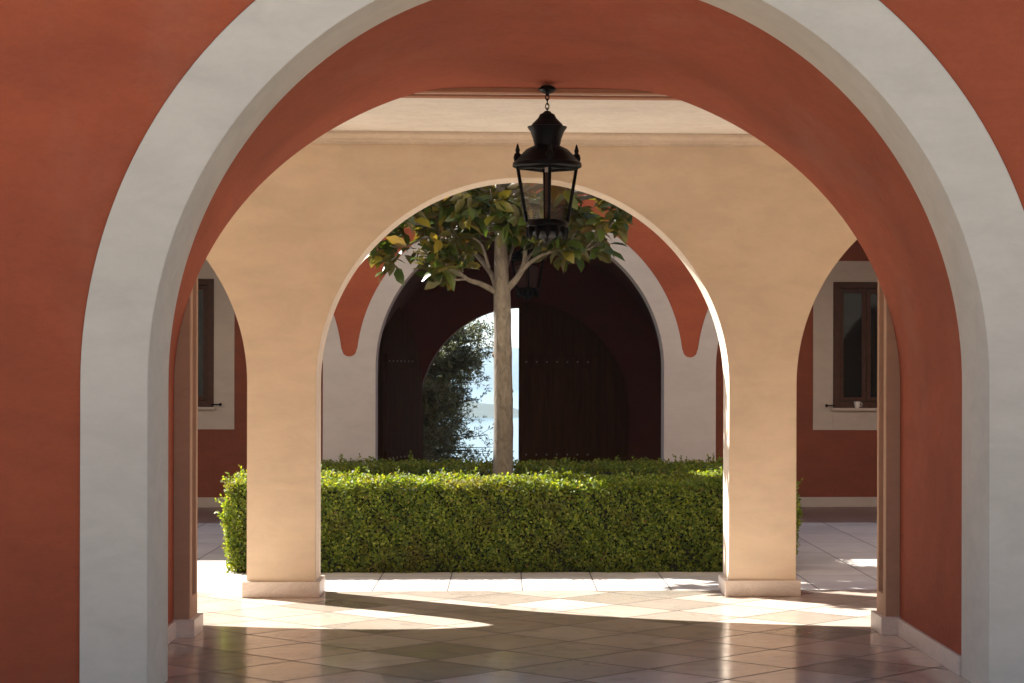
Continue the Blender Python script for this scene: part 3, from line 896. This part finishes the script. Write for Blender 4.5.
# limbs the photograph shows, with depth offsets of their own
limb([T3(498, 293), T3(481, 284, -.1), T3(467, 279, -.2), T3(449, 264, -.3), T3(432, 255, -.4)], 0.030, 0.010, 3)
limb([T3(467, 279, -.2), T3(452, 279, -.3), T3(437, 268, -.35)], 0.012, 0.006, 1)
limb([T3(497, 288), T3(490, 272, .05), T3(471, 249, .15), T3(452, 234, .25), T3(428, 228, .35)], 0.030, 0.010, 4)
limb([T3(489, 268), T3(480, 243, -.1), T3(462, 236, -.2), T3(440, 246, -.3)], 0.016, 0.006, 2)
limb([T3(450, 234, .2), T3(425, 238, .1), T3(405, 246, .0), T3(379, 247, .0)], 0.013, 0.006, 2)
limb([T3(440, 230, .2), T3(415, 224, .25), T3(385, 228, .3)], 0.011, 0.006, 3)
limb([T3(499, 225), T3(489, 212, .2), T3(470, 200, .3), T3(450, 190, .4), T3(430, 175, .4)], 0.024, 0.008, 4)
limb([T3(506, 290), T3(517, 278, -.05), T3(524, 264, -.1), T3(526, 245, -.15), T3(533, 222, -.2), T3(552, 205, -.25)], 0.034, 0.010, 4)
limb([T3(520, 273, -.08), T3(532, 261, -.2), T3(545, 254, -.3), T3(565, 249, -.35), T3(585, 250, -.4), T3(600, 243, -.4)], 0.020, 0.007, 4)
limb([T3(522, 268), T3(533, 252, .1), T3(550, 243, .2), T3(570, 240, .25)], 0.016, 0.007, 3)
limb([T3(503, 285), T3(508, 262, .15), T3(513, 245, .2), T3(514, 225, .3)], 0.022, 0.008, 3)
limb([T3(501, 240), T3(512, 224, .1), T3(530, 215, .2), T3(560, 207, .3), T3(595, 197, .3), T3(626, 203, .3)], 0.024, 0.008, 5)
limb([T3(501, 215), T3(515, 195, -.2), T3(540, 178, -.3), T3(575, 172, -.35), T3(614, 190, -.3)], 0.02, 0.008, 5)
limb([T3(500, 210), T3(480, 195, -.2), T3(450, 182, -.35), T3(415, 195, -.4), T3(395, 212, -.4)], 0.022, 0.008, 5)
limb([T3(500, 232), T3(497, 215, -.3), T3(488, 205, -.5), T3(478, 214, -.6)], 0.018, 0.007, 3)
for _ in range(13):                                    # leafy shoots just above the fork
    t = rng.uniform(0.22, 0.42); p0 = lead[int(t * (len(lead) - 1))]
    a = rng.uniform(0, 2 * math.pi); L = rng.uniform(0.35, 1.0); d = Vector((math.cos(a), math.sin(a), 0))
    limb([p0, p0 + d * L * .5 + Vector((0, 0, .10)), p0 + d * L + Vector((0, 0, .10 + rng.normal(0, .06)))], 0.013, 0.006, 3)
for _ in range(34):                                    # the crown above the arch (casts the dappled shade)
    t = rng.uniform(0.38, 0.98); p0 = lead[int(t * (len(lead) - 1))]
    a = rng.uniform(0, 2 * math.pi); L = rng.uniform(0.8, 1.95) * (1.12 - 0.75 * max(0, t - 0.45)); d = Vector((math.cos(a), math.sin(a), 0))
    limb([p0, p0 + d * L * .45 + Vector((0, 0, .12)), p0 + d * L * .8 + Vector((0, 0, .14)), p0 + d * L + Vector((0, 0, .12 + rng.normal(0, .08)))], 0.02, 0.007, 4)
tr_o = mesh_obj('trunk', tb, 'magnolia_bark', mag, rootloc=mag.location)
P, N, A = [], [], []
for p, d in tips:
    p = np.array(p); d = np.array(d)
    for _ in range(rng.integers(9, 16)):
        q = p + rng.normal(0, 0.035, 3) - d * rng.uniform(0, 0.10)
        o_ = rng.normal(0, 1, 3); o_ /= np.linalg.norm(o_)
        ax = o_ * 0.9 + d * 0.35 + np.array([0, 0, -0.55])
        n_ = np.cross(ax, rng.normal(0, 1, 3)) * 0.6 + np.array([0, 0, 0.8]) + rng.normal(0, .25, 3)
        P.append(q); N.append(n_); A.append(ax)
P, N, A = np.array(P), unit(np.array(N)), np.array(A)
L = rng.uniform(0.12, 0.215, len(P)); Wd = L * rng.uniform(0.42, 0.55, len(P))
lo = leaf_mesh('crown', P, N, A, L, Wd, BIG, ['magnolia_leaf'], mag); lo.matrix_parent_inverse = Matrix.Translation(-mag.location)

# ------------------------------------------------------------------ olive tree beyond the sea door
OY = 31.5
ol = empty('olive_tree', (-1.9, OY, -0.05), 'bushy grey green olive tree outside the open door', 'tree')
tb = bmesh.new(); P, A = [], []


def olive_mass(px, py, rx, ry, n_br, n_tw, n_lf):
    c = W(px, py, OY); k = OY / FPX
    for _ in range(n_br):
        v = Vector(rng.normal(0, 1, 3)).normalized() * rng.uniform(.45, 1) ** .5
        e = Vector((c.x + v.x * rx * k, OY + v.y * rx * k * 1.3, max(.1, c.z + v.z * ry * k)))
        b0 = Vector((-1.88, OY, max(.15, min(1.6, e.z - rng.uniform(.2, .7)))))
        pth = spline([b0, b0.lerp(e, .5) + Vector((0, 0, .10)), e], 8); tube(tb, pth, [0.022 * (1 - .85 * i / (len(pth) - 1)) for i in range(len(pth))], 6)
        for _ in range(n_tw):
            q = pth[rng.integers(6, len(pth))]; dd = Vector(rng.normal(0, 1, 3)); dd.z += .1; dd.normalize(); l_ = rng.uniform(.12, .36)
            tube(tb, [q, q + dd * l_ * .6, q + dd * l_ + Vector((0, 0, -.04))], [.005, .0035, .002], 4)
            for j in range(n_lf):
                t = rng.uniform(.1, 1.05); P.append(np.array(q + dd * l_ * t) + rng.normal(0, .02, 3)); A.append(np.array(dd) * .7 + rng.normal(0, .7, 3))


olive_mass(434, 374, 50, 62, 90, 18, 26)
olive_mass(462, 342, 33, 32, 40, 17, 24)
olive_mass(430, 410, 46, 40, 50, 16, 24)
olive_mass(440, 440, 46, 40, 34, 14, 18)
olive_mass(474, 446, 20, 26, 14, 9, 12)
olive_mass(340, 330, 80, 90, 40, 14, 18)
tube(tb, [(-1.9, OY, -.06), (-1.88, OY, .5), (-1.93, OY, 1.2), (-1.85, OY + .05, 2.0)], [.16, .12, .10, .03], 10)
mesh_obj('trunk', tb, 'olive_bark', ol, rootloc=ol.location)
P, A = np.array(P), np.array(A); P[:, 2] = np.maximum(P[:, 2], 0.0)
L = rng.uniform(.045, .075, len(P))
lo = leaf_mesh('crown', P, unit(rng.normal(0, 1, P.shape)), A, L, L * .3, SMALL, ['olive_leaf'], ol); lo.matrix_parent_inverse = Matrix.Translation(-ol.location)

# ------------------------------------------------------------------ lanterns
LP = 12.1 / FPX                                        # metres per pixel measured on the near lantern


def make_lantern():
    root = empty('hanging_lantern', (0, 0, 0), 'black iron lantern with glass sides hanging at the end of the red vault', 'lantern', 'iron lanterns on chains')
    z = lambda y: (88 - y) * LP                          # photo row -> local height under the ceiling
    r = lambda p: p * LP
    bm = bmesh.new(); lathe(bm, [(r(6), z(86)), (r(8.6), z(88.5)), (r(8.6), z(90)), (r(6), z(92.5)), (r(2), z(94)), (r(1.2), z(96))], 24); mesh_obj('ceiling_rose', bm, 'dark_iron', root)
    bm = bmesh.new()
    for k in range(4):
        y0, y1 = 94 + k * 4.6, 94 + k * 4.6 + 6.4
        ring = []
        for i in range(17):
            a = 2 * math.pi * i / 16; u = r(1.7) * math.cos(a); w = (z(y0) + z(y1)) / 2 + (z(y0) - z(y1)) / 2 * math.sin(a)
            ring.append((u, 0, w) if k % 2 == 0 else (0, u, w))
        tube(bm, ring, 0.0034, 6)
    mesh_obj('chain', bm, 'dark_iron', root)
    bm = bmesh.new()
    lathe(bm, [(r(2.5), z(111)), (r(4.5), z(113)), (r(7.5), z(114.5)), (r(9), z(118)), (r(12.5), z(121.5)), (r(15), z(124)), (r(16), z(126)), (r(19.8), z(126.8)), (r(19.5), z(128)), (r(16.6), z(132)), (r(14.2), z(139)), (r(12.8), z(145.5)),
               (r(16), z(147)), (r(21), z(149.5)), (r(24.5), z(153)), (r(28), z(157)), (r(31.5), z(161)), (r(34.3), z(163)), (r(34.6), z(166.5)), (r(33), z(167.5)), (r(31), z(167.6)), (r(28), z(166))], 40)
    ca = mesh_obj('canopy', bm, 'dark_iron', root)
    for k in range(24):                                  # scalloped crown
        pass
    for k in range(4):
        a = R(-86) + k * math.pi / 2; bm = bmesh.new(); cx_, cy_ = r(29.5) * math.cos(a), r(29.5) * math.sin(a)
        lathe(bm, [(r(3.2), z(163)), (r(4.2), z(158)), (r(3.4), z(154.5)), (r(1.8), z(153)), (r(2.4), z(150.5)), (r(1.6), z(148)), (r(1.3), z(146.5)), (r(0.4), z(144))], 12, cx=cx_, cy=cy_)
        mesh_obj('finial', bm, 'dark_iron', root)
    ang = [R(-86) + k * math.pi / 2 for k in range(4)]
    rt, rb, zt, zb = r(29.5), r(20.5), z(167), z(222)
    bm = bmesh.new()
    for a in ang:
        tube(bm, [(rt * math.cos(a), rt * math.sin(a), zt), (rb * math.cos(a), rb * math.sin(a), zb)], 0.0105, 6)
    for (rr, zz) in ((rt, zt - .008), (rb, zb + .006)):
        for k in range(4):
            a, b = ang[k], ang[(k + 1) % 4]
            tube(bm, [(rr * math.cos(a), rr * math.sin(a), zz), (rr * math.cos(b), rr * math.sin(b), zz)], 0.009, 6)
    mesh_obj('frame', bm, 'dark_iron', root)
    for k in range(4):
        a, b = ang[k], ang[(k + 1) % 4]; bm = bmesh.new(); s = 0.985
        quad(bm, (rb * s * math.cos(a), rb * s * math.sin(a), zb), (rb * s * math.cos(b), rb * s * math.sin(b), zb), (rt * s * math.cos(b), rt * s * math.sin(b), zt), (rt * s * math.cos(a), rt * s * math.sin(a), zt))
        mesh_obj('glass_pane', bm, 'lantern_glass', root)
    bm = bmesh.new()
    lathe(bm, [(r(4), z(221.5)), (r(20), z(221.5)), (r(20.8), z(223)), (r(20.8), z(226)), (r(18.6), z(228)), (r(17.6), z(232)), (r(14), z(235)), (r(9), z(237)), (r(5), z(239)), (r(3), z(242)), (r(0.6), z(243))], 32)
    for k in range(12):                                  # pierced leaf ornaments round the base
        a = 2 * math.pi * k / 12; cx_, cy_ = r(19.2) * math.cos(a), r(19.2) * math.sin(a)
        lathe(bm, [(r(.5), z(239)), (r(1.9), z(236)), (r(2.7), z(231.5)), (r(1.8), z(227))], 8, cx=cx_, cy=cy_)
    mesh_obj('base', bm, 'dark_iron', root)
    bm = bmesh.new(); lathe(bm, [(r(2.3), z(167.2)), (r(2.3), z(172))], 14, mi=1); lathe(bm, [(r(1.9), z(172.2)), (r(1.9), z(221))], 14, mi=0)
    mesh_obj('lamp_tube', bm, ['window_wood', 'candle_sleeve'], root)
    return root


lan = make_lantern()
p = W(547.3, 88, 12.08); lan.location = (p.x, 12.08, p.z)
lan2 = lan.copy(); col.objects.link(lan2)
for ch in lan.children:
    c = ch.copy(); col.objects.link(c); c.parent = lan2
lan2['label'] = 'black iron lantern in the dark gallery behind the tree trunk'
p2 = W(527.5, 300, 22.9)
lan2.location = (p2.x, 22.9, p2.z + 155 * LP)
bm = bmesh.new(); zz = p2.z + 155 * LP
rod = bmesh.new(); tube(rod, [(0, 0, 0.0), (0, 0, 3.5 - zz)], 0.006, 6); mesh_obj('chain_extension', rod, 'dark_iron', lan2); bm.free()

# ------------------------------------------------------------------ cup on the right window sill
cp = W(857, 407, YW - 0.06)
bm = bmesh.new(); lathe(bm, [(.022, 0), (.027, .003), (.036, .03), (.040, .075), (.037, .075), (.032, .03), (.020, .008)], 24)
tube(bm, [(.036, 0, .062), (.056, 0, .058), (.062, 0, .04), (.052, 0, .022), (.034, 0, .02)], .0045, 6)
cup = tag(mesh_obj('cup', bm, 'porcelain', smooth=True), 'small white cup on the sill of the brown window', 'cup'); cup.location = (cp.x, YW - 0.063, WZ0 + 0.0025)

# ------------------------------------------------------------------ sea air
t = NT('sea_air'); t.t.nodes.remove(t.b)
pv = t.n('ShaderNodeVolumePrincipled'); pv.inputs['Color'].default_value = (0.60, 0.80, 1.0, 1); pv.inputs['Density'].default_value = 1.6e-4; pv.inputs['Anisotropy'].default_value = 0.0
t.l(pv.outputs[0], t.out.inputs['Volume'])
bm = bmesh.new(); box(bm, -3200, 3200, -90, 4300, SEA - 5, 110)
hz = mesh_obj('haze', bm, 'sea_air'); hz['kind'] = 'stuff'
